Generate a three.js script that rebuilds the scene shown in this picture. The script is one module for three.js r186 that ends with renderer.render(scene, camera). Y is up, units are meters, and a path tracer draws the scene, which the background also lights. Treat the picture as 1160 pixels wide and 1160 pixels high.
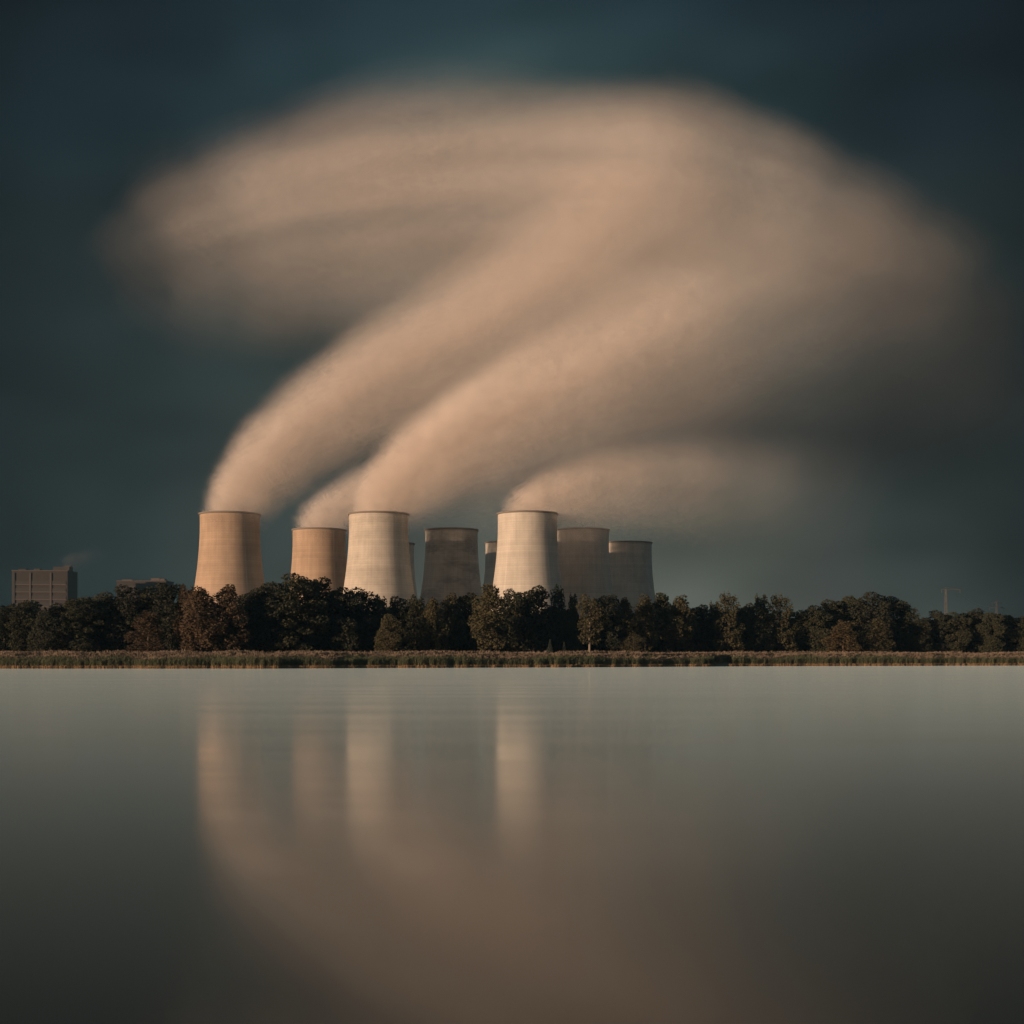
import * as THREE from 'three';
import { mergeGeometries } from 'three/addons/utils/BufferGeometryUtils.js';
import { createNoise3D, createNoise2D } from 'simplex-noise';

// ---------------------------------------------------------------- camera, sky, sun, exposure
const scene = new THREE.Scene();
const F = 1593, EYE = 4, HORIZON = 741;                    // focal length and horizon in photo pixels (1160 square), eye height in metres
const camera = new THREE.PerspectiveCamera(2 * Math.atan(580 / F) * 180 / Math.PI, 1, 0.5, 40000);
camera.position.set(0, EYE, 0);
camera.lookAt(0, EYE, -100);
camera.setViewOffset(1160, 1160, 0, 580 - HORIZON, 1160, 1160);   // shift lens, verticals stay upright
const renderer = new THREE.WebGLRenderer();
renderer.toneMapping = THREE.LinearToneMapping;
renderer.toneMappingExposure = 1.1;
renderer.shadowMap.enabled = true;

function rng(seed) { let s = seed >>> 0; return () => { s = (s + 0x6d2b79f5) | 0; let t = Math.imul(s ^ (s >>> 15), 1 | s); t = (t + Math.imul(t ^ (t >>> 7), 61 | t)) ^ t; return ((t ^ (t >>> 14)) >>> 0) / 4294967296; }; }
const { clamp, lerp, smoothstep } = THREE.MathUtils;
const lin = (c) => { c /= 255; return c <= 0.04045 ? c / 12.92 : ((c + 0.055) / 1.055) ** 2.4; };
const at = (px, py, d) => new THREE.Vector3((px - 580) / F * d, EYE + (HORIZON - py) / F * d, -d);   // a photo pixel at depth d
const noise3 = createNoise3D(rng(11)), noise2 = createNoise2D(rng(12));

// the sky: dusky blue-grey air with soft dark cloud banks all round; lens falloff painted into the view edges
{
  const GX = [-100, 120, 330, 580, 830, 1030, 1260], GY = [-30, 120, 300, 480, 600, 700];
  const G = [
    [[12, 20, 27], [19, 31, 38], [27, 43, 50], [33, 51, 58], [25, 40, 48], [16, 27, 35], [11, 20, 27]],
    [[12, 23, 28], [23, 37, 43], [36, 54, 60], [50, 70, 72], [36, 54, 58], [19, 31, 38], [11, 20, 26]],
    [[13, 22, 26], [28, 38, 40], [46, 60, 60], [60, 71, 69], [52, 64, 62], [33, 42, 42], [18, 24, 26]],
    [[12, 19, 21], [28, 37, 38], [43, 52, 50], [56, 64, 60], [50, 55, 51], [31, 34, 32], [12, 15, 16]],
    [[14, 22, 24], [33, 43, 43], [54, 62, 59], [78, 83, 75], [76, 81, 73], [46, 53, 51], [17, 23, 25]],
    [[19, 28, 30], [38, 48, 48], [61, 69, 65], [86, 91, 82], [84, 90, 82], [57, 65, 61], [25, 33, 35]],
  ].map((r) => r.map((c) => c.map(lin)));
  const W = 1024, H = 512, data = new Float32Array(W * H * 4), cell = (a, v) => { let i = 0; while (i < a.length - 2 && v > a[i + 1]) i++; const t = clamp((v - a[i]) / (a[i + 1] - a[i]), 0, 1); return [i, t * t * (3 - 2 * t)]; };
  for (let r = 0; r < H; r++) for (let c = 0; c < W; c++) {
    const up = ((r + 0.5) / H - 0.5) * Math.PI, az = ((c + 0.5) / W - 0.5) * 2 * Math.PI;
    const x = Math.cos(az) * Math.cos(up), y = Math.sin(up), z = Math.sin(az) * Math.cos(up), el = Math.max(0, y);
    const n = 0.5 * noise3(x * 1.7, y * 4, z * 1.7) + 0.3 * noise3(x * 3.6 + 9, y * 8, z * 3.6);
    const smoke = 0.24 * noise3(x * 5 + 3, y * 11, z * 5) + 0.14 * noise3(x * 11, y * 26 + 5, z * 11);
    const level = lerp(0.024, 0.26, smoothstep(el, 0.3, 0.95)) * (1 + 0.35 * n + smoke);       // brightest overhead like an overcast sky, raised out of view to fill the shaded towers
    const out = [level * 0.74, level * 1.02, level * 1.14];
    let col = out;
    if (z < -0.2) {
      const px = 580 + F * x / -z, py = HORIZON - F * Math.max(0, y) / -z;
      const [i, u] = cell(GX, px), [j, v] = cell(GY, py);
      const off = Math.max(Math.abs(px - 580) - 640, -60 - py, 0), k = 1 - smoothstep(off, 0, 900);
      col = [0, 1, 2].map((q) => lerp(out[q], lerp(lerp(G[j][i][q], G[j][i + 1][q], u), lerp(G[j + 1][i][q], G[j + 1][i + 1][q], u), v) * (1 + 0.1 * n + smoke), k));
    }
    const o = (r * W + c) * 4;
    data[o] = col[0] * 0.9; data[o + 1] = col[1] * 0.88; data[o + 2] = col[2] * 0.88; data[o + 3] = 1;
  }
  const t = new THREE.DataTexture(data, W, H, THREE.RGBAFormat, THREE.FloatType);
  t.mapping = THREE.EquirectangularReflectionMapping; t.magFilter = THREE.LinearFilter; t.needsUpdate = true;
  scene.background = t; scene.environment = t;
}
scene.fog = new THREE.FogExp2(new THREE.Color().setRGB(0.32, 0.66, 0.95), 0.000034);   // thin evening haze
const SUN_AZ = 52 * Math.PI / 180, SUN_EL = 3.6 * Math.PI / 180;   // low sun behind the camera, off to the left
const sun = new THREE.DirectionalLight(new THREE.Color().setRGB(1, 0.65, 0.42), 5);
sun.name = 'sun';
sun.target.position.set(-50, 60, -900);
sun.position.copy(sun.target.position).add(new THREE.Vector3(-Math.sin(SUN_AZ) * Math.cos(SUN_EL), Math.sin(SUN_EL), Math.cos(SUN_AZ) * Math.cos(SUN_EL)).multiplyScalar(2500));
sun.castShadow = true;
Object.assign(sun.shadow.camera, { left: -900, right: 900, top: 900, bottom: -900, near: 10, far: 6000 });
sun.shadow.mapSize.set(4096, 4096);
scene.add(sun, sun.target);

// ---------------------------------------------------------------- helpers
const taken = new Map();
function numbered(name) { const n = taken.get(name) ?? 0; taken.set(name, n + 1); return n ? name + '_' + String(n).padStart(3, '0') : name; }
function tag(o, label, category, group, kind) { o.userData.label = label; o.userData.category = category; if (group) o.userData.group = group; if (kind) o.userData.kind = kind; return o; }
function thing(name, position = [0, 0, 0]) { const g = new THREE.Group(); g.name = numbered(name); g.position.set(...position); scene.add(g); return g; }
function part(name, geometry, material, parent) { const m = new THREE.Mesh(geometry, material); m.name = name; m.castShadow = m.receiveShadow = true; parent.add(m); return m; }
const std = (r, g, b, roughness = 0.9, extra = {}) => { const m = new THREE.MeshPhysicalMaterial({ roughness, ...extra }); m.color.setRGB(r, g, b); return m; };
const box = (w, h, d, x = 0, y = 0, z = 0) => new THREE.BoxGeometry(w, h, d).translate(x, y, z);
function bar(a, b, r, r2 = r, n = 5) {
  const d = b.clone().sub(a), g = new THREE.CylinderGeometry(r2, r, d.length(), n, 1);
  g.applyQuaternion(new THREE.Quaternion().setFromUnitVectors(new THREE.Vector3(0, 1, 0), d.clone().normalize()));
  return g.translate((a.x + b.x) / 2, (a.y + b.y) / 2, (a.z + b.z) / 2);
}
const V = (x, y, z) => new THREE.Vector3(x, y, z);
function texture(w, h, f, srgb) {
  const d = new Uint8Array(w * h * 4);
  for (let y = 0; y < h; y++) for (let x = 0; x < w; x++) { const c = f(x / w, y / h); for (let k = 0; k < 3; k++) d[(y * w + x) * 4 + k] = clamp(Math.round(c[k] * 255), 0, 255); d[(y * w + x) * 4 + 3] = 255; }
  const t = new THREE.DataTexture(d, w, h); t.wrapS = t.wrapT = THREE.RepeatWrapping; t.magFilter = THREE.LinearFilter; t.minFilter = THREE.LinearFilter;
  if (srgb) t.colorSpace = THREE.SRGBColorSpace;
  t.needsUpdate = true; return t;
}

// ---------------------------------------------------------------- setting: lake and ground
const SHORE = [[-900, 757.4], [0, 757.4], [300, 757.4], [430, 756.8], [600, 756.2], [700, 755.7], [800, 755.1], [850, 754.8], [950, 754.5], [1160, 754], [2100, 753]];
function shoreDepth(px) {
  let i = 0; while (i < SHORE.length - 2 && px > SHORE[i + 1][0]) i++;
  const t = clamp((px - SHORE[i][0]) / (SHORE[i + 1][0] - SHORE[i][0]), 0, 1), y = lerp(SHORE[i][1], SHORE[i + 1][1], t);
  return EYE * F / (y - HORIZON) + 1.6 * noise2(px * 0.013, 3) + 0.7 * noise2(px * 0.06, 8);
}
const BANK = [[-40, -3], [-2, -0.3], [0, 0.02], [1.5, 0.35], [8, 0.9], [20, 1.5], [60, 1.8], [200, 2], [600, 2], [1500, 2]];
const bankHeight = (s) => { let i = 0; while (i < BANK.length - 2 && s > BANK[i + 1][0]) i++; return lerp(BANK[i][1], BANK[i + 1][1], clamp((s - BANK[i][0]) / (BANK[i + 1][0] - BANK[i][0]), 0, 1)); };
{
  const pos = [], idx = [], cols = 240, rows = BANK.length;
  for (let c = 0; c <= cols; c++) {
    const px = lerp(-900, 2060, c / cols), d0 = shoreDepth(px);
    for (const [s, y] of BANK) { const d = d0 + s; pos.push((px - 580) / F * d, y, -d); }
  }
  for (let c = 0; c < cols; c++) for (let r = 0; r < rows - 1; r++) { const a = c * rows + r, b = a + rows; idx.push(a, b, a + 1, b, b + 1, a + 1); }
  const g = new THREE.BufferGeometry(); g.setAttribute('position', new THREE.Float32BufferAttribute(pos, 3)); g.setIndex(idx); g.computeVertexNormals();
  const m = part('ground', g, std(0.045, 0.04, 0.025, 1), scene); m.userData.kind = 'structure';
  m.userData.label = 'low grassy far bank of the lake under the trees'; m.userData.category = 'ground';
}
{
  const g = new THREE.PlaneGeometry(3200, 1500).rotateX(-Math.PI / 2);
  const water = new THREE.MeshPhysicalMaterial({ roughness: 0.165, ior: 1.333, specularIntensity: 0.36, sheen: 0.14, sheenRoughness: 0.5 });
  water.roughnessMap = texture(512, 512, (u, v) => {                     // wind lanes: long streaks of finer and coarser ripples
    const c = Math.cos(u * 6.283), q = Math.sin(u * 6.283), k = 0.78 + 0.15 * noise3(c * 0.8, q * 0.8, v * 14) + 0.06 * noise3(c * 2, q * 2, v * 45 + 7);
    return [k, k, k];
  });
  water.roughnessMap.repeat.set(6, 9);
  water.sheenColor.setRGB(0.56, 0.82, 1);  // grazing brightness put into the material: tinted sheen added to lift the far water
  water.color.setRGB(0.02, 0.024, 0.022);
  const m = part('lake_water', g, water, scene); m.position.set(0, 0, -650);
  m.userData = { kind: 'structure', label: 'wide smooth grey lake across the foreground', category: 'water' };
}

// ---------------------------------------------------------------- cooling towers
const TOWER_TOP = 114, RIM = 23.6, THROAT_Y = 106, TOWER_K = 0.29;
const towerRadius = (y) => Math.sqrt(RIM * RIM * 0.985 + ((y - THROAT_Y) * TOWER_K) ** 2);
function concrete(seed, tone, stain) {
  const n = createNoise3D(rng(seed));
  return texture(768, 512, (u, v) => {
    const a = u * Math.PI * 2, X = Math.cos(a), Z = Math.sin(a);
    const drip = n(X * 14, v * 0.9, Z * 14) * 0.5 + n(X * 30, v * 1.6, Z * 30) * 0.5;             // vertical rain streaks
    const blot = n(X * 2.2, v * 3.2, Z * 2.2) * 0.6 + n(X * 5, v * 9, Z * 5) * 0.4;
    const lift = n(7, Math.floor(v * 62) * 3.7, 1);                                              // each casting lift has its own tone
    const seam = (v * 62) % 1 < 0.13 ? 0.93 : 1;
    const band = stain * clamp(n(X * 0.5 + 4, v * 7, Z * 0.5) * 1.1 + 0.35 * n(X * 3, v * 40, Z * 3), 0, 1);   // dark algae bands
    const k = (1 + 0.045 * drip + 0.06 * blot + 0.03 * lift) * seam * (1 - 0.25 * band);
    return [tone[0] * k, tone[1] * k, tone[2] * k];
  }, true);
}
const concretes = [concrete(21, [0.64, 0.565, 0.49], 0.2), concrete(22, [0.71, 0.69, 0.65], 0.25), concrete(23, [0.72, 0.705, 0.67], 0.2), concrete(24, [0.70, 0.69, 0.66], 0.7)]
  .map((map) => new THREE.MeshPhysicalMaterial({ map, roughness: 0.95 }));
const rimMat = std(0.19, 0.17, 0.15, 0.95), railMat = std(0.3, 0.28, 0.26, 0.7);
const outer = [], NP = 40;
for (let i = 0; i <= NP; i++) { const y = lerp(0, TOWER_TOP - 1.4, i / NP); outer.push(new THREE.Vector2(towerRadius(y), y)); }
const inner = [];
for (let i = NP; i >= 0; i--) { const y = lerp(0, TOWER_TOP - 1.4, i / NP); inner.push(new THREE.Vector2(towerRadius(y) - 0.6, y)); }
const shellGeo = new THREE.LatheGeometry(outer, 128), liningGeo = new THREE.LatheGeometry(inner, 96);
const rt = towerRadius(TOWER_TOP - 1.4);
const rimGeo = new THREE.LatheGeometry([[rt - 0.9, TOWER_TOP - 1.4], [rt + 0.75, TOWER_TOP - 1.4], [rt + 0.95, TOWER_TOP - 1.1], [rt + 0.95, TOWER_TOP - 0.2], [rt + 0.8, TOWER_TOP], [rt - 0.9, TOWER_TOP], [rt - 0.9, TOWER_TOP - 1.4]].map((p) => new THREE.Vector2(...p)), 128);
const ladderGeo = (() => {                                        // a caged ladder up the shell
  const g = [], a = 0.35;
  for (let i = 0; i < 24; i++) { const y0 = lerp(4, TOWER_TOP - 1.5, i / 24), y1 = lerp(4, TOWER_TOP - 1.5, (i + 1) / 24); for (const s of [-0.012, 0.012]) g.push(bar(V(Math.sin(a + s) * (towerRadius(y0) + 0.35), y0, Math.cos(a + s) * (towerRadius(y0) + 0.35)), V(Math.sin(a + s) * (towerRadius(y1) + 0.35), y1, Math.cos(a + s) * (towerRadius(y1) + 0.35)), 0.045, 0.045, 4)); }
  return mergeGeometries(g);
})();
const TOWERS = [
  [260.5, 582, 0, 'leftmost cooling tower, warm sunlit concrete with thick steam bending from its mouth'],
  [361.5, 600, 0, 'second cooling tower from the left, sunlit, set back beside the leftmost one'],
  [429, 582, 1, 'large sunlit cooling tower with the brightest steam plume, third from the left'],
  [442.5, 615.5, 1, 'far cooling tower showing only a dark sliver right of the third tower'],
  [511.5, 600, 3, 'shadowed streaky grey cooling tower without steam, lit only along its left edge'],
  [576.5, 614.5, 2, 'far cooling tower peeping out left of the palest front tower'],
  [597.5, 581.5, 2, 'palest front cooling tower, rightmost of the sunlit ones'],
  [660, 600, 2, 'dim grey cooling tower veiled by steam just right of the palest tower'],
  [711.5, 614.5, 1, 'rightmost cooling tower, small dark and shaded against the sky'],
];
const towers = TOWERS.map(([px, py, m, label], i) => {
  const d = (TOWER_TOP + 1.5 - EYE) / (HORIZON - py) * F, t = thing('cooling_tower', [(px - 580) / F * d, 1.5, -d]);
  tag(t, label, 'cooling tower', 'cooling towers of the power station');
  t.rotation.y = i * 1.9;
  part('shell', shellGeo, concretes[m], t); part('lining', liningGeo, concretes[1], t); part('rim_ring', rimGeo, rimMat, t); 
  const l = part('ladder', ladderGeo, railMat, t); l.rotation.y = 0.35 - i * 1.9;
  return { x: t.position.x, d };
});

// ---------------------------------------------------------------- steam: drifting droplets, real specks in a density field
const steamMat = new THREE.MeshPhysicalMaterial({ roughness: 1, specularIntensity: 0, transmission: 0.15, thickness: 0 });
steamMat.color.setRGB(0.92, 0.86, 0.81);
const SPECK_EDGE = 0.075, SPECK_SHADE = 0.433 * SPECK_EDGE * SPECK_EDGE / 2, CELL = 8, LEVELS = 22, FEWEST = 20;   // a speck's mean shade in square metres
const speckGeo = Array.from({ length: LEVELS }, (_, level) => {        // a block of air with 20, 28, 40 ... specks in it
  const R = rng(77 + level), pos = [], n = Math.round(FEWEST * 2 ** (level / 2));
  for (let i = 0; i < n; i++) {
    const even = (k, o) => (o + i * [0.8191725, 0.6710436, 0.5497005, 0.8812714, 0.7766393, 0.6844301][k]) % 1 - 0.5, c = V(even(0, 0.5) + 0.55 * even(3, 0.2), even(1, 0.5) + 0.55 * even(4, 0.7), even(2, 0.5) + 0.55 * even(5, 0.4)).multiplyScalar(CELL), q = new THREE.Quaternion(R() - 0.5, R() - 0.5, R() - 0.5, R() - 0.5).normalize();
    for (let k = 0; k < 3; k++) { const a = k * 2.0944, p = V(Math.cos(a), Math.sin(a), 0).multiplyScalar(SPECK_EDGE / 1.732).applyQuaternion(q).add(c); pos.push(p.x, p.y, p.z); }
  }
  const g = new THREE.BufferGeometry(); g.setAttribute('position', new THREE.Float32BufferAttribute(pos, 3)); return g;
});
const LATTICE = new THREE.Quaternion().setFromEuler(new THREE.Euler(0.41, 0.67, 0.29)), UNLATTICE = LATTICE.clone().invert();   // the blocks lie askew, so that they never line up with a view
const QUARTERS = []; for (let a = 0; a < 4; a++) for (let b = 0; b < 4; b++) for (let c = 0; c < 4; c++) QUARTERS.push(LATTICE.clone().multiply(new THREE.Quaternion().setFromEuler(new THREE.Euler(a * Math.PI / 2, b * Math.PI / 2, c * Math.PI / 2))));

// a tube: list of [px, py, depth, radius px, optical depth across its middle]
function tube(points, streak = 0.35, edge = 1, edgeEnd = edge, rag = 0.07) {
  const P = points.map(([px, py, d, r, tau]) => ({ p: at(px, py, d).applyQuaternion(UNLATTICE), r: r / F * d, tau }));
  const curve = new THREE.CatmullRomCurve3(P.map((k) => k.p), false, 'centripetal'), N = 60, samples = [];
  for (let i = 0; i <= N; i++) {
    const t = i / N, f = t * (P.length - 1), a = Math.min(P.length - 2, Math.floor(f)), u = f - a, s = u * u * (3 - 2 * u);
    samples.push({ p: curve.getPoint(t), r: lerp(P[a].r, P[a + 1].r, s), tau: lerp(P[a].tau, P[a + 1].tau, s), edge: lerp(edge, edgeEnd, Math.sqrt(t)) });
  }
  return { samples, streak, rag };
}
function steam(name, tubes, label, seed, group) {
  const R = rng(seed), cells = new Map(), off = seed * 13.7;
  // mark the density of each cell: every tube adds its own, with streaks that run along its flow
  for (const T of tubes) {
    const mine = new Map();
    for (let i = 0; i < T.samples.length; i++) {
      const S = T.samples[i], reach = S.r * (1 + 0.3 * S.edge) + CELL, prev = T.samples[Math.max(0, i - 1)].p, next = T.samples[Math.min(T.samples.length - 1, i + 1)].p;
      const dir = next.clone().sub(prev).normalize(), world = dir.clone().applyQuaternion(LATTICE), lee = V(-world.y, world.x, 0).normalize().applyQuaternion(UNLATTICE);
      const lo = [S.p.x - reach, S.p.y - reach, S.p.z - reach].map((v) => Math.floor(v / CELL)), hi = [S.p.x + reach, S.p.y + reach, S.p.z + reach].map((v) => Math.ceil(v / CELL));
      for (let x = lo[0]; x <= hi[0]; x++) for (let y = lo[1]; y <= hi[1]; y++) for (let z = lo[2]; z <= hi[2]; z++) {
        const dx = (x + 0.5) * CELL - S.p.x, dy = (y + 0.5) * CELL - S.p.y, dz = (z + 0.5) * CELL - S.p.z, q2 = (dx * dx + dy * dy + dz * dz) / (S.r * S.r);
        if (q2 > 2.7) continue;
        const key = ((x + 600) * 1200 + (y + 600)) * 1200 + (z + 600), had = mine.get(key);
        if (!had || q2 < had.q2) {
          const along = dx * dir.x + dy * dir.y + dz * dir.z;
          mine.set(key, { q2, S, i: i + along / 20, x, y, z, lee, lx: dx - dir.x * along, ly: dy - dir.y * along, lz: dz - dir.z * along });
        }
      }
    }
    for (const [key, c] of mine) {
      const q = Math.sqrt(c.q2) * (1 + T.rag * noise3(c.lx / c.S.r * 0.9 + off, c.ly / c.S.r * 0.9 - off, c.lz / c.S.r * 0.9 + c.i * 0.07)), side = (c.lx * c.lee.x + c.ly * c.lee.y + c.lz * c.lee.z) / (q * c.S.r + 1e-6);          // +1 on the windward, upper flank, -1 on the lee
      const soft = c.S.edge * (0.4 + 0.6 * smoothstep(-side, -0.6, 0.6)), body = 1 - smoothstep(q, 1 - 0.95 * soft, 1 + 0.3 * soft);
      if (body <= 0.002) continue;
      const s = 1 / c.S.r, n = noise3(c.lx * s * 2.2 + off, c.ly * s * 2.2, c.lz * s * 2.2 + c.i * 0.05) * 0.65 + noise3(c.lx * s * 5 + off, c.ly * s * 5, c.lz * s * 5 + c.i * 0.09) * 0.35;
      const rho = c.S.tau / (1.7 * c.S.r) * body * Math.max(0, 1 + T.streak * 1.6 * n);
      const old = cells.get(key); if (old) old.rho += rho; else cells.set(key, { x: c.x, y: c.y, z: c.z, rho });
    }
  }
  const lists = Array.from({ length: LEVELS }, () => []);
  for (const c of cells.values()) {
    const want = c.rho * CELL ** 3 / SPECK_SHADE / FEWEST;              // in units of the thinnest block
    c.scale = 1;
    if (want < 0.8) { if (R() < want) lists[0].push(c); continue; }
    const level = clamp(Math.round(2 * Math.log2(want)), 0, LEVELS - 1);
    c.scale = Math.sqrt(want / 2 ** (level / 2));                        // a little larger or smaller, to make up for the step between two blocks
    lists[level].push(c);
  }
  const g = thing(name), M = new THREE.Matrix4(), one = V(1, 1, 1), spot = V(0, 0, 0); let total = 0;
  lists.forEach((list, level) => {
    if (!list.length) return;
    const m = new THREE.InstancedMesh(speckGeo[level], steamMat, list.length); total += list.length;
    list.forEach((c, i) => m.setMatrixAt(i, M.compose(spot.set((c.x + 0.5) * CELL, (c.y + 0.5) * CELL, (c.z + 0.5) * CELL).applyQuaternion(LATTICE), QUARTERS[Math.floor(R() * 64)], one.setScalar(c.scale))));
    m.name = 'droplets'; m.castShadow = m.receiveShadow = true; m.userData.kind = 'stuff'; g.add(m);
  });
  tag(g, label, 'steam', group, 'stuff');
  return g;
}
const D1 = towers[0].d, D2 = towers[1].d;
steam('steam_plume', [tube([[262, 594, D1, 28, 2], [264, 577, D1, 31, 4], [282, 549, D1, 37, 4.2], [322, 508, D1 + 5, 47, 3.6], [385, 461, D1 + 15, 57, 3], [470, 416, D1 + 30, 70, 2.4], [570, 368, D1 + 45, 86, 2], [660, 310, D1 + 60, 102, 1.6], [740, 250, D1 + 70, 110, 1], [810, 205, D1 + 75, 108, 0]], 0.3, 0.95, 1.9)],
  'long steam plume rising from the leftmost cooling tower and bending right', 101, 'steam plumes of the cooling towers');
steam('steam_plume', [tube([[430, 594, D1, 28, 2], [432, 577, D1, 31, 4.4], [451, 549, D1 - 2, 38, 4.6], [496, 513, D1 - 8, 49, 4.2], [565, 478, D1 - 12, 59, 3.4], [655, 440, D1 - 10, 75, 2.3], [760, 393, D1, 94, 1.35], [870, 345, D1 + 10, 104, 0.5], [970, 318, D1 + 20, 104, 0.14], [1060, 310, D1 + 25, 100, 0]], 0.3, 0.95, 1.9)],
  'brightest steam plume, curling right from the third cooling tower', 102, 'steam plumes of the cooling towers');
steam('steam_plume', [tube([[598, 592, D1, 28, 1.5], [604, 578, D1, 31, 2.4], [640, 561, D1, 37, 1.7], [700, 550, D1, 46, 1], [770, 548, D1 + 5, 54, 0.5], [850, 552, D1 + 10, 60, 0.17], [930, 555, D1 + 20, 62, 0.03], [1000, 556, D1 + 25, 62, 0]], 0.25, 1, 1.6),
  tube([[600, 600, D1 + 60, 30, 0], [650, 606, D1 + 65, 42, 0.12], [705, 612, D1 + 70, 44, 0.07], [770, 612, D1 + 70, 44, 0.02], [840, 610, D1 + 70, 40, 0]], 0.2, 1.6)],
  'low steam plume blown flat to the right from the palest tower', 103, 'steam plumes of the cooling towers');
steam('steam_plume', [tube([[362, 608, D2, 25, 1.5], [365, 594, D2, 28, 2.6], [386, 576, D2, 28, 2.4], [420, 560, D2, 32, 1.8], [470, 552, D2, 38, 1.1], [540, 552, D2 - 30, 46, 0.5], [620, 556, D2 - 50, 50, 0.2], [700, 556, D2 - 50, 50, 0]], 0.25, 1, 1.6)],
  'small steam plume from the second tower, partly behind the brightest plume', 104, 'steam plumes of the cooling towers');
steam('steam_cloud', [
  tube([[115, 315, D1 + 80, 40, 0], [175, 290, D1 + 80, 68, 0.12], [245, 270, D1 + 80, 94, 0.55], [335, 250, D1 + 80, 112, 1.15], [450, 238, D1 + 80, 124, 1.5], [580, 232, D1 + 80, 128, 1.55], [710, 236, D1 + 75, 128, 1.8], [830, 256, D1 + 70, 116, 1], [930, 278, D1 + 60, 100, 0.42], [1020, 305, D1 + 55, 86, 0.16], [1110, 340, D1 + 50, 64, 0]], 0.5, 1.9, 1.9, 0.13),
  tube([[240, 215, D1 + 100, 34, 0], [380, 165, D1 + 100, 52, 0.05], [570, 138, D1 + 100, 60, 0.1], [740, 143, D1 + 100, 56, 0.07], [880, 180, D1 + 100, 46, 0.03], [990, 220, D1 + 100, 40, 0]], 0.5, 1.5, 1.5, 0.3),
  tube([[600, 500, D1 + 60, 50, 0], [700, 460, D1 + 60, 85, 0.12], [800, 430, D1 + 60, 105, 0.13], [920, 400, D1 + 60, 115, 0.06], [1060, 385, D1 + 60, 105, 0.05], [1180, 385, D1 + 60, 80, 0]], 0.6, 1.6, 1.6, 0.25),
], 'wide lens-shaped cloud of steam spread above all the towers', 105);
steam('steam_wisp', [tube([[70, 642, 1600, 7, 0], [75, 638, 1600, 8, 0.06], [86, 634, 1600, 9, 0.05], [100, 631, 1600, 9, 0.025], [120, 628, 1600, 9, 0]], 0.2, 1.2)], 'faint wisp of smoke trailing from the left block building', 106);

// ---------------------------------------------------------------- trees along the far shore
const leafMat = (r, g, b) => std(r, g, b, 1, { transmission: 0.25, thickness: 0, specularIntensity: 0.3 });
const LEAF = { dark: leafMat(0.048, 0.052, 0.03), deep: leafMat(0.037, 0.042, 0.028), olive: leafMat(0.075, 0.07, 0.036), rust: leafMat(0.088, 0.062, 0.037), straw: leafMat(0.115, 0.088, 0.042), spruce: leafMat(0.05, 0.068, 0.05) };
const barkDark = std(0.05, 0.04, 0.03, 1), barkPale = std(0.2, 0.175, 0.15, 1);
function leaves(lobes, size, R, fill = 0.45) {
  const pos = [];
  for (const [cx, cy, cz, rx, ry, rz, n] of lobes) for (let i = 0; i < n; i++) {
    let d; do d = V(R() * 2 - 1, R() * 2 - 1, R() * 2 - 1); while (d.length() > 1 || d.length() < 0.05);
    const l = d.length(); d.multiplyScalar(Math.pow(l, fill) / l * (0.88 + 0.22 * R()));
    const c = V(cx + d.x * rx, cy + d.y * ry, cz + d.z * rz);
    if (noise3(c.x * 0.55, c.y * 0.55, c.z * 0.55 + lobes.length) < -0.7) continue;             // gaps between the sprays
    const q = new THREE.Quaternion(R() - 0.5, R() - 0.5, R() - 0.5, R() - 0.5).normalize(), w = size * (0.6 + 0.8 * R()), h = w * (0.6 + 0.5 * R());
    const p = [[-w, 0, 0], [0, -h, 0.2 * w], [w, 0, 0], [0, h, 0.2 * w]].map((a) => V(...a).multiplyScalar(0.5).applyQuaternion(q).add(c));
    for (const k of [0, 1, 2, 0, 2, 3]) pos.push(p[k].x, p[k].y, p[k].z);
  }
  const g = new THREE.BufferGeometry(); g.setAttribute('position', new THREE.Float32BufferAttribute(pos, 3)); g.computeVertexNormals(); return g;
}
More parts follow.
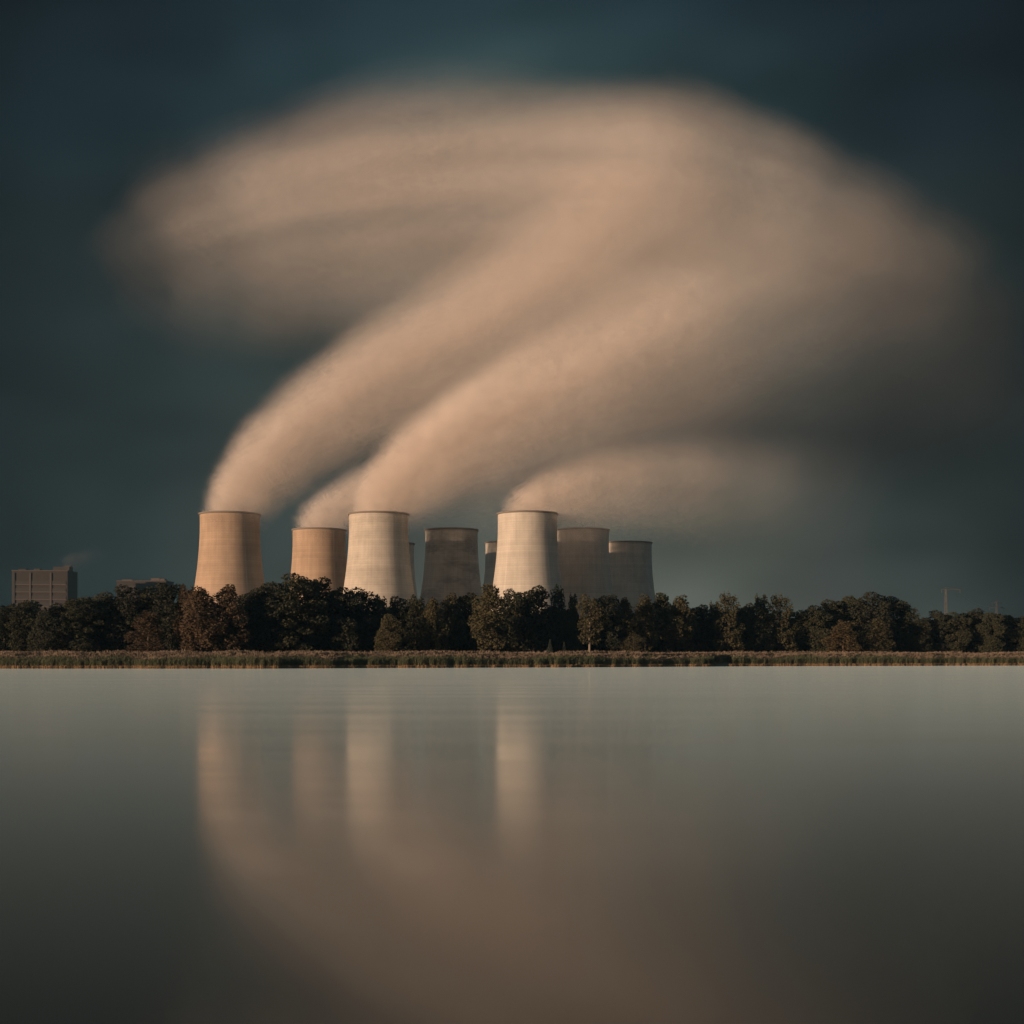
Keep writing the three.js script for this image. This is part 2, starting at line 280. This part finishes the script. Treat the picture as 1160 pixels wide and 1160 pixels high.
// every kind is drawn 20 m tall and 8 m wide, then scaled to its tree
function treeShape(kind, seed) {
  const R = rng(seed), lobes = [], wood = [], H = 20;
  const limb = (a, b, r0, r1) => { const m = a.clone().lerp(b, 0.5).add(V((R() - 0.5) * 0.6, (R() - 0.2) * 0.5, (R() - 0.5) * 0.6)); wood.push(bar(a, m, r0, (r0 + r1) / 2), bar(m, b, (r0 + r1) / 2, r1)); };
  if (kind === 'spruce') {
    for (let i = 0; i < 15; i++) { const y = lerp(1.4, 19, i / 14), r = lerp(3.9, 0.3, Math.pow(i / 14, 0.9)); lobes.push([0, y, 0, r, 1, r, Math.round(40 + r * 70)]); }
    wood.push(bar(V(0, -1, 0), V(0, 19, 0), 0.3, 0.05, 7));
  } else {
    const low = { oak: 3.4, birch: 4.2, ash: 4, willow: 1.6, pale: 6.5 }[kind], n = { oak: 36, birch: 40, ash: 34, willow: 32, pale: 28 }[kind];
    const lean = (R() - 0.5) * 0.8;
    wood.push(bar(V(0, -1, 0), V(lean * 0.4, H * 0.45, 0), 0.36, 0.24, 8), bar(V(lean * 0.4, H * 0.45, 0), V(lean, H * 0.9, 0), 0.24, 0.06, 6));
    for (let i = 0; i < n; i++) {
      const t = (i + 0.4 * R()) / n, y = lerp(low, H - 1.3, t), a = i * 2.4 + R() * 0.9;
      const env = { oak: Math.sqrt(Math.max(0.04, 1 - Math.pow((t - 0.42) / 0.62, 2))), birch: (0.55 + 0.45 * Math.sin(Math.PI * Math.min(1, t * 1.1 + 0.12))) * (t > 0.85 ? 0.55 : 1), ash: 0.86 * (1 - 0.55 * t * t) + 0.14, willow: Math.sqrt(Math.max(0.05, 1 - Math.pow(t, 2.4))), pale: 0.5 + 0.5 * Math.sin(Math.PI * t) }[kind];
      const out = 4 * env * (0.3 + 0.58 * R()), size = { oak: 1.9, birch: 1.45, ash: 1.3, willow: 1.7, pale: 1.5 }[kind] * (0.48 + 0.55 * R()) * (t > 0.88 ? 0.75 : 1);
      const c = V(lean * t + Math.cos(a) * out, y, Math.sin(a) * out), tall = { oak: 0.85, birch: 1.45, ash: 1.5, willow: 1.3, pale: 1.25 }[kind];
      lobes.push([c.x, c.y, c.z, size * 1.1, size * tall, size * 1.1, Math.round(135 * size * size)]);
      if (i % 3 === 0) limb(V(lean * t * 0.8, Math.max(low * 0.8, y - 2.4), 0), c, 0.13, 0.03);
    }
    if (kind === 'ash') for (let i = 0; i < 5; i++) { const x = (R() - 0.5) * 5, y = H - 0.8 - Math.abs(x) * 0.75 - R(); lobes.push([x, y, (R() - 0.5) * 4, 0.4, 1.7, 0.4, 45]); }
  }
  return { crown: leaves(lobes, 0.42, R), trunk: mergeGeometries(wood) };
}
const SHAPES = Object.fromEntries(['oak', 'birch', 'ash', 'willow', 'pale', 'spruce'].map((k, i) => [k, Array.from({ length: { oak: 5, birch: 4, ash: 3, willow: 3, pale: 1, spruce: 1 }[k] }, (_, j) => treeShape(k, 300 + i * 20 + j))]));
const KIND_NAME = { oak: 'oak_tree', birch: 'birch_tree', ash: 'ash_tree', willow: 'willow_tree', pale: 'birch_tree', spruce: 'spruce_tree' };
let treeCount = 0;
const TREES = [   // centre x, top y, half width in photo pixels, kind, leaf, metres behind the shore, label
  [5, 684, 17, 'oak', 'deep', 40, 'dark round tree cut by the left picture edge'],
  [27, 681, 16, 'oak', 'dark', 38, 'dark tree hiding the foot of the left block building'],
  [50, 690, 15, 'willow', 'deep', 30, 'low dark bush-like tree in front of the left block building'],
  [71, 682, 17, 'oak', 'deep', 46, 'dark tree at the right corner of the left block building'],
  [93, 673, 18, 'oak', 'dark', 36, 'rounded dark tree just right of the left block building'],
  [118, 668, 18, 'oak', 'deep', 44, 'dark dome-shaped tree left of the low far building'],
  [143, 661, 20, 'oak', 'deep', 40, 'dark broad tree in front of the low far building\'s left end'],
  [168, 690, 18, 'willow', 'rust', 27, 'low brownish tree before the dark ones below the low far building'],
  [170, 663, 19, 'oak', 'dark', 46, 'dark tree below the middle of the low far building'],
  [191, 656, 19, 'oak', 'deep', 42, 'tall dark tree at the right end of the low far building'],
  [211, 661, 13, 'ash', 'rust', 40, 'narrow brown tree by the left foot of the leftmost tower'],
  [228, 663, 23, 'birch', 'rust', 28, 'broad rusty brown tree under the leftmost tower, left of its twin'],
  [258, 659, 21, 'birch', 'rust', 30, 'rusty brown tree under the right half of the leftmost tower'],
  [287, 665, 15, 'oak', 'deep', 44, 'dark tree at the right foot of the leftmost tower'],
  [309, 655, 20, 'oak', 'deep', 40, 'dark tree left of the highest dome, between the first two towers'],
  [335, 646, 25, 'oak', 'dark', 36, 'highest dark domed tree, at the left foot of the second tower'],
  [362, 652, 21, 'oak', 'dark', 44, 'dark domed tree under the second tower'],
  [386, 663, 18, 'oak', 'deep', 38, 'dark tree filling the gap between second and third tower'],
  [410, 664, 18, 'oak', 'deep', 42, 'round dark tree below the left half of the third tower'],
  [430, 673, 12, 'ash', 'deep', 46, 'small spiky dark tree below the middle of the third tower'],
  [440, 694, 14, 'willow', 'olive', 27, 'low olive bush-like tree before the dark ones under the third tower'],
  [450, 674, 14, 'oak', 'deep', 40, 'dark tree below the right half of the third tower'],
  [471, 673, 14, 'ash', 'dark', 38, 'dark tree at the right foot of the third tower'],
  [491, 675, 13, 'birch', 'olive', 36, 'slim olive tree at the left foot of the streaky grey tower'],
  [511, 669, 15, 'birch', 'olive', 42, 'olive tree below the middle of the streaky grey tower'],
  [531, 669, 15, 'oak', 'dark', 44, 'dark tree at the right foot of the streaky grey tower'],
  [555, 660, 19, 'birch', 'olive', 27, 'large pale olive tree reaching the ground left of the palest tower'],
  [581, 665, 14, 'oak', 'dark', 40, 'dark tree below the left half of the palest tower'],
  [605, 662, 17, 'oak', 'deep', 38, 'dark full tree below the middle of the palest tower'],
  [623, 724, 6, 'spruce', 'spruce', 20, 'small bluish conifer at the edge of the reeds, left of the pair'],
  [639, 727, 5, 'spruce', 'spruce', 21, 'smallest bluish conifer at the edge of the reeds, right of the pair'],
  [632, 661, 10, 'ash', 'deep', 42, 'tall narrow dark tree at the right foot of the palest tower'],
  [649, 672, 9, 'ash', 'dark', 40, 'thin dark tree between the palest tower and the pale-trunked birch'],
  [668, 672, 15, 'pale', 'olive', 27, 'birch with a bare pale trunk catching the sun'],
  [689, 670, 14, 'oak', 'deep', 40, 'dark tree right of the pale-trunked birch'],
  [708, 675, 13, 'birch', 'olive', 42, 'olive tree below the left half of the rightmost tower'],
  [718, 716, 14, 'willow', 'olive', 24, 'low rounded shrub under the rightmost tower'],
  [731, 672, 16, 'birch', 'olive', 34, 'leafy olive tree at the right foot of the rightmost tower'],
  [749, 670, 16, 'birch', 'dark', 44, 'tallest tree just right of the rightmost tower'],
  [769, 672, 16, 'birch', 'olive', 32, 'light olive tree left of the first dip in the tree line'],
  [794, 683, 14, 'oak', 'deep', 44, 'dark lower tree in the dip right of the rightmost tower'],
  [809, 681, 11, 'ash', 'dark', 40, 'small tree left of the pointed spiky one'],
  [825, 670, 15, 'ash', 'olive', 30, 'pointed spiky olive tree standing above its neighbours'],
  [846, 682, 11, 'oak', 'dark', 44, 'small dark tree right of the pointed spiky one'],
  [862, 673, 14, 'ash', 'dark', 36, 'left of two spiky-topped trees beside the notch in the tree line'],
  [884, 672, 16, 'ash', 'olive', 34, 'right of two spiky-topped trees beside the notch in the tree line'],
  [905, 690, 11, 'oak', 'dark', 36, 'low tree in the notch of the tree line'],
  [922, 684, 14, 'oak', 'dark', 34, 'tree at the left shoulder of the broad dark grove'],
  [941, 678, 16, 'oak', 'dark', 42, 'second tree of the broad dark grove from the notch'],
  [955, 701, 17, 'willow', 'straw', 26, 'low yellow-brown tree in front of the broad dark grove'],
  [963, 673, 18, 'oak', 'dark', 44, 'tree left of the top of the broad dark grove'],
  [988, 669, 19, 'oak', 'deep', 40, 'highest round tree of the broad dark grove'],
  [995, 698, 15, 'birch', 'olive', 28, 'olive tree in front of the highest tree of the grove'],
  [1012, 674, 17, 'oak', 'deep', 44, 'tree right of the top of the broad dark grove'],
  [1031, 685, 12, 'ash', 'dark', 40, 'tree at the right shoulder of the broad dark grove'],
  [1045, 698, 12, 'oak', 'dark', 36, 'low tree between the grove and the tall pylon'],
  [1061, 690, 14, 'oak', 'deep', 40, 'dark tree at the left foot of the tall pylon'],
  [1083, 692, 14, 'oak', 'dark', 36, 'dark tree at the right foot of the tall pylon'],
  [1103, 688, 13, 'oak', 'deep', 40, 'dark tree midway between the two pylons'],
  [1123, 691, 13, 'oak', 'dark', 34, 'dark tree below the small pylon'],
  [1141, 695, 12, 'oak', 'deep', 40, 'small dark tree right of the small pylon'],
  [1157, 697, 12, 'oak', 'dark', 36, 'dark tree cut by the right picture edge'],
];
for (const [px, top, half, kind, leaf, back, label] of TREES) {
  const d = shoreDepth(px) + back, y0 = bankHeight(back), p = at(px, top, d), h = p.y - y0, w = half / F * d;
  const list = SHAPES[kind], k = treeCount++, shape = list[k % list.length], t = thing(KIND_NAME[kind], [p.x, y0, p.z]);
  part('trunk', shape.trunk, kind === 'pale' ? barkPale : barkDark, t); part('crown', shape.crown, LEAF[leaf], t);
  t.scale.set(w / 3.15, h / 20, w / 3.15); t.rotation.y = k * 2.1;
  tag(t, label, kind === 'spruce' ? 'conifer' : 'tree', 'trees along the far shore');
}
{ // the wood that goes on behind them: one dark mass of foliage and stems
  const R = rng(900), clump = leaves([[0, 0, 0, 1, 0.9, 1, 220]], 0.34, R, 0.6), n = 2600, g = thing('woodland');
  const m = new THREE.InstancedMesh(clump, LEAF.deep, n), M = new THREE.Matrix4(), Q = new THREE.Quaternion();
  for (let i = 0; i < n; i++) {
    const px = lerp(-260, 1420, (i + R()) / n), back = 52 + 60 * R(), d = shoreDepth(px) + back, high = 9 + 8 * R() * (1 + 0.25 * noise2(px * 0.02, 5)) - (px > 1030 ? 1.5 : 0), s = 2 + 1.6 * R(), y = bankHeight(back) + high * Math.sqrt(R()) + 0.6;
    Q.setFromEuler(new THREE.Euler(R() * 6, R() * 6, R() * 6)); m.setMatrixAt(i, M.compose(at(px, HORIZON, d).setY(y), Q, V(s, s, s)));
  }
  m.name = 'foliage'; m.userData.kind = 'stuff'; m.castShadow = m.receiveShadow = true; g.add(m);
  const stems = new THREE.InstancedMesh(bar(V(0, 0, 0), V(0, 1, 0), 1, 0.4, 6), barkDark, 500);
  for (let i = 0; i < 500; i++) { const px = lerp(-260, 1420, R()), back = 40 + 70 * R(), d = shoreDepth(px) + back; Q.identity(); stems.setMatrixAt(i, M.compose(at(px, HORIZON, d).setY(bankHeight(back) - 0.3), Q, V(0.2 + 0.1 * R(), 9 + 5 * R(), 0.2))); }
  stems.name = 'stems'; stems.userData.kind = 'stuff'; g.add(stems);
  tag(g, 'dark wood standing behind the row of shore trees', 'wood', null, 'stuff');
}

// ---------------------------------------------------------------- reeds on the far bank
{
  const R = rng(1200), g = thing('reed_bed');
  const blade = (x0, y0, x1, y1, w0, w1, z0 = 0, z1 = 0) => { const b = new THREE.BufferGeometry(); b.setAttribute('position', new THREE.Float32BufferAttribute([x0 - w0, y0, z0, x0 + w0, y0, z0, x1 + w1, y1, z1, x0 - w0, y0, z0, x1 + w1, y1, z1, x1 - w1, y1, z1], 3)); b.computeVertexNormals(); return b; };
  const stem = [], leaf = [], plume = [];
  for (let i = 0; i < 9; i++) {
    const x = (R() - 0.5) * 0.9, z = (R() - 0.5) * 0.9, l = (R() - 0.5) * 0.25, h = 0.85 + 0.3 * R();
    const turn = (b) => b.rotateY(R() * 6.28).translate(x, 0, z);
    stem.push(turn(blade(0, -0.2, l * 0.5, 1.05, 0.022, 0.02)));
    for (let k = 0; k < 5; k++) { const y = 0.5 + 0.34 * k * h, a = (R() - 0.5) * 0.9; leaf.push(turn(blade(l * 0.5, y, l + a, y + 0.75 * h, 0.035, 0.008, 0, (R() - 0.5) * 0.5))); }
    leaf.push(turn(blade(l * 0.5, 1.05, l, 2.3 * h, 0.014, 0.01)));
    for (let k = 0; k < 3; k++) plume.push(turn(blade(l, 2.15 * h, l + (R() - 0.5) * 0.35, 2.65 * h, 0.05, 0.03)));
  }
  const mats = { stems: std(0.3, 0.2, 0.11, 0.9), leaves: std(0.088, 0.105, 0.052, 0.9, { transmission: 0.25, thickness: 0 }), plumes: std(0.19, 0.15, 0.112, 1) };
  const geos = { stems: mergeGeometries(stem), leaves: mergeGeometries(leaf), plumes: mergeGeometries(plume) };
  const M = new THREE.Matrix4(), Q = new THREE.Quaternion(), up = V(0, 1, 0), spots = [];
  for (let i = 0; i < 26000; i++) {
    const px = lerp(-160, 1320, R()), back = Math.pow(R(), 1.25) * 24 + 0.2, d = shoreDepth(px) + back;
    if (px > 808 && px < 830 && back < 9) continue;                       // the dark gap in the reeds
    const patch = noise2(px * 0.012, back * 0.09);
    spots.push({ p: at(px, HORIZON, d).setY(bankHeight(back) - 0.1), s: 0.78 + 0.3 * R() + 0.14 * patch + (back > 9 ? 0.12 : 0), a: R() * 6.28, back, patch });
  }
  for (let i = 0; i < 9000; i++) { const px = lerp(-160, 1320, R()), d = shoreDepth(px) - 0.6 + 1.8 * R(); if (px > 808 && px < 826) continue; spots.push({ p: at(px, HORIZON, d).setY(-0.05), s: 0.55 + 0.35 * R(), a: R() * 6.28, back: 0, patch: -0.05, fringe: true }); }   // dry stems standing in the water's edge
  for (const name of ['stems', 'leaves', 'plumes']) {
    const list = spots.filter((s) => s.fringe ? name === 'stems' : name === 'stems' || (name === 'plumes' ? s.back > 5 + 5 * s.patch : s.back < 13 + 6 * s.patch || s.s > 1.2));
    const m = new THREE.InstancedMesh(geos[name], mats[name], list.length);
    list.forEach((s, i) => m.setMatrixAt(i, M.compose(s.p, Q.setFromAxisAngle(up, s.a), V(s.s, s.s, s.s))));
    m.name = name; m.userData.kind = 'stuff'; m.castShadow = m.receiveShadow = true; g.add(m);
  }
  tag(g, 'belt of brown and green reeds along the far shore', 'reeds', null, 'stuff');
}

// ---------------------------------------------------------------- boiler houses, chimney steam and pylons
{
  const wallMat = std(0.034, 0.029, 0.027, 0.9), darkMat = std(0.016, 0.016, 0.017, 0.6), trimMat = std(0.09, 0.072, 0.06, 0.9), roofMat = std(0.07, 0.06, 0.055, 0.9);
  const D = 1620, m = (px) => px / F * D, c = at(45, HORIZON, D), W = m(62), Hh = m(HORIZON - 647) + EYE - 2, L = 46;
  const b = thing('boiler_house', [c.x, 2, c.z]); b.rotation.y = 0.06;
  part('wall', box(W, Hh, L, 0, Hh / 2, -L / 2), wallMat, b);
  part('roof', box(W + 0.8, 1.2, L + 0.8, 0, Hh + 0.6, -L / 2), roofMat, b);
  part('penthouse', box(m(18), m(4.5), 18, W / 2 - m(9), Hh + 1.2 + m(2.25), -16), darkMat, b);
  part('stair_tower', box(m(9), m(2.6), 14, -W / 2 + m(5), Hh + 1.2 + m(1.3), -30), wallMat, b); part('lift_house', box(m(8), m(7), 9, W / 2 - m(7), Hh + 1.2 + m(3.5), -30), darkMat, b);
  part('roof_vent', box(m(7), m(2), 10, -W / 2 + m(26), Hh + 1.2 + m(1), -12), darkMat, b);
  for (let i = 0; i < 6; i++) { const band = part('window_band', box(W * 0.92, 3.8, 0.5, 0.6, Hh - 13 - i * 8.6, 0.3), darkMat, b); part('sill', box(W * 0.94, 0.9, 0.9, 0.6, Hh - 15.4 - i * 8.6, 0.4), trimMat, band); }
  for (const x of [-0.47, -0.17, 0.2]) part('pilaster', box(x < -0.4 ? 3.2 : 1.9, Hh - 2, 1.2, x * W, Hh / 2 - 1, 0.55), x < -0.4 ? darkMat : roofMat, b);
  tag(b, 'left block building with dark window bands above the trees', 'building', 'power station buildings');
  const c2 = at(160, HORIZON, 1750), m2 = (px) => px / F * 1750, H2 = m2(HORIZON - 658.5) + EYE - 2, b2 = thing('boiler_house', [c2.x, 2, c2.z]);
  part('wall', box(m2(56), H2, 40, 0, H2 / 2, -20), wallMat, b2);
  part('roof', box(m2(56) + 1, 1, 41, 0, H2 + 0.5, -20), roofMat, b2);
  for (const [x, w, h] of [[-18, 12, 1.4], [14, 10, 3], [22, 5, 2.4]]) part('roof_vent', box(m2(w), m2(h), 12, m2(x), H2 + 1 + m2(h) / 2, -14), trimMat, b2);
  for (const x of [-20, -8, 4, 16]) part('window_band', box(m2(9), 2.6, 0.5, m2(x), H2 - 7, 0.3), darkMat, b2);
  tag(b2, 'low far building whose flat roof just shows over the trees', 'building', 'power station buildings');
}
{ // pylons
  const steel = std(0.085, 0.085, 0.08, 0.6), steelDark = std(0.09, 0.09, 0.09, 0.6);
  function pylon(px, top, D, arms, mat, label) {
    const c = at(px, HORIZON, D), H = at(px, top, D).y - 2, t = thing('electricity_pylon', [c.x, 2, c.z]), B = H * 0.03, legs = [], brace = [];
    for (const [sx, sz] of [[-1, -1], [1, -1], [1, 1], [-1, 1]]) part('leg', bar(V(sx * B, 0, sz * B), V(sx * 0.5, H, sz * 0.5), 0.28, 0.18, 4), mat, t);
    for (let i = 0; i < 9; i++) { const y0 = H * i / 9, y1 = H * (i + 1) / 9, r0 = lerp(B, 0.5, i / 9), r1 = lerp(B, 0.5, (i + 1) / 9); for (const s of [-1, 1]) { brace.push(bar(V(-r0, y0, s * r0), V(r1, y1, s * r1), 0.1, 0.1, 3), bar(V(r0, y0, s * r0), V(-r1, y1, s * r1), 0.1, 0.1, 3)); } }
    part('bracing', mergeGeometries(brace), mat, t);
    for (const [y, l, r] of arms) { const g = [bar(V(-l, H * y, 0), V(r, H * y, 0), 0.35, 0.35, 4), bar(V(-l, H * y, 0), V(0, H * y + 2.2, 0), 0.15, 0.15, 3), bar(V(r, H * y, 0), V(0, H * y + 2.2, 0), 0.15, 0.15, 3)]; const arm = part('cross_arm', mergeGeometries(g), mat, t); for (const x of [-l, r]) part('insulator', bar(V(x * 0.97, H * y - 2.6, 0), V(x * 0.97, H * y - 0.3, 0), 0.22, 0.22, 5), steelDark, arm); }
    return tag(t, label, 'pylon', 'pylons beyond the wood');
  }
  pylon(1071.5, 667, 1300, [[0.985, 4, 13.5]], steel, 'tall pale pylon with one wide arm above the right trees');
  pylon(1129, 681, 1700, [[0.97, 6, 6], [0.88, 9, 9]], steelDark, 'small dark pylon near the right edge');
  // two wires sag between them
  for (const y of [0, 3]) {
    const a = at(1087, 671 + y, 1300), b = at(1125, 686 + y, 1700), pts = []; for (let i = 0; i <= 12; i++) { const t = i / 12, p = a.clone().lerp(b, t); p.y -= 5 * 4 * t * (1 - t); pts.push(p); }
    const w = part(numbered('power_line'), new THREE.TubeGeometry(new THREE.CatmullRomCurve3(pts), 24, 0.05, 4), steelDark, scene);
    tag(w, y ? 'lower thin wire sagging between the two pylons' : 'upper thin wire sagging between the two pylons', 'wire', 'wires between the pylons');
  }
}

renderer.render(scene, camera);
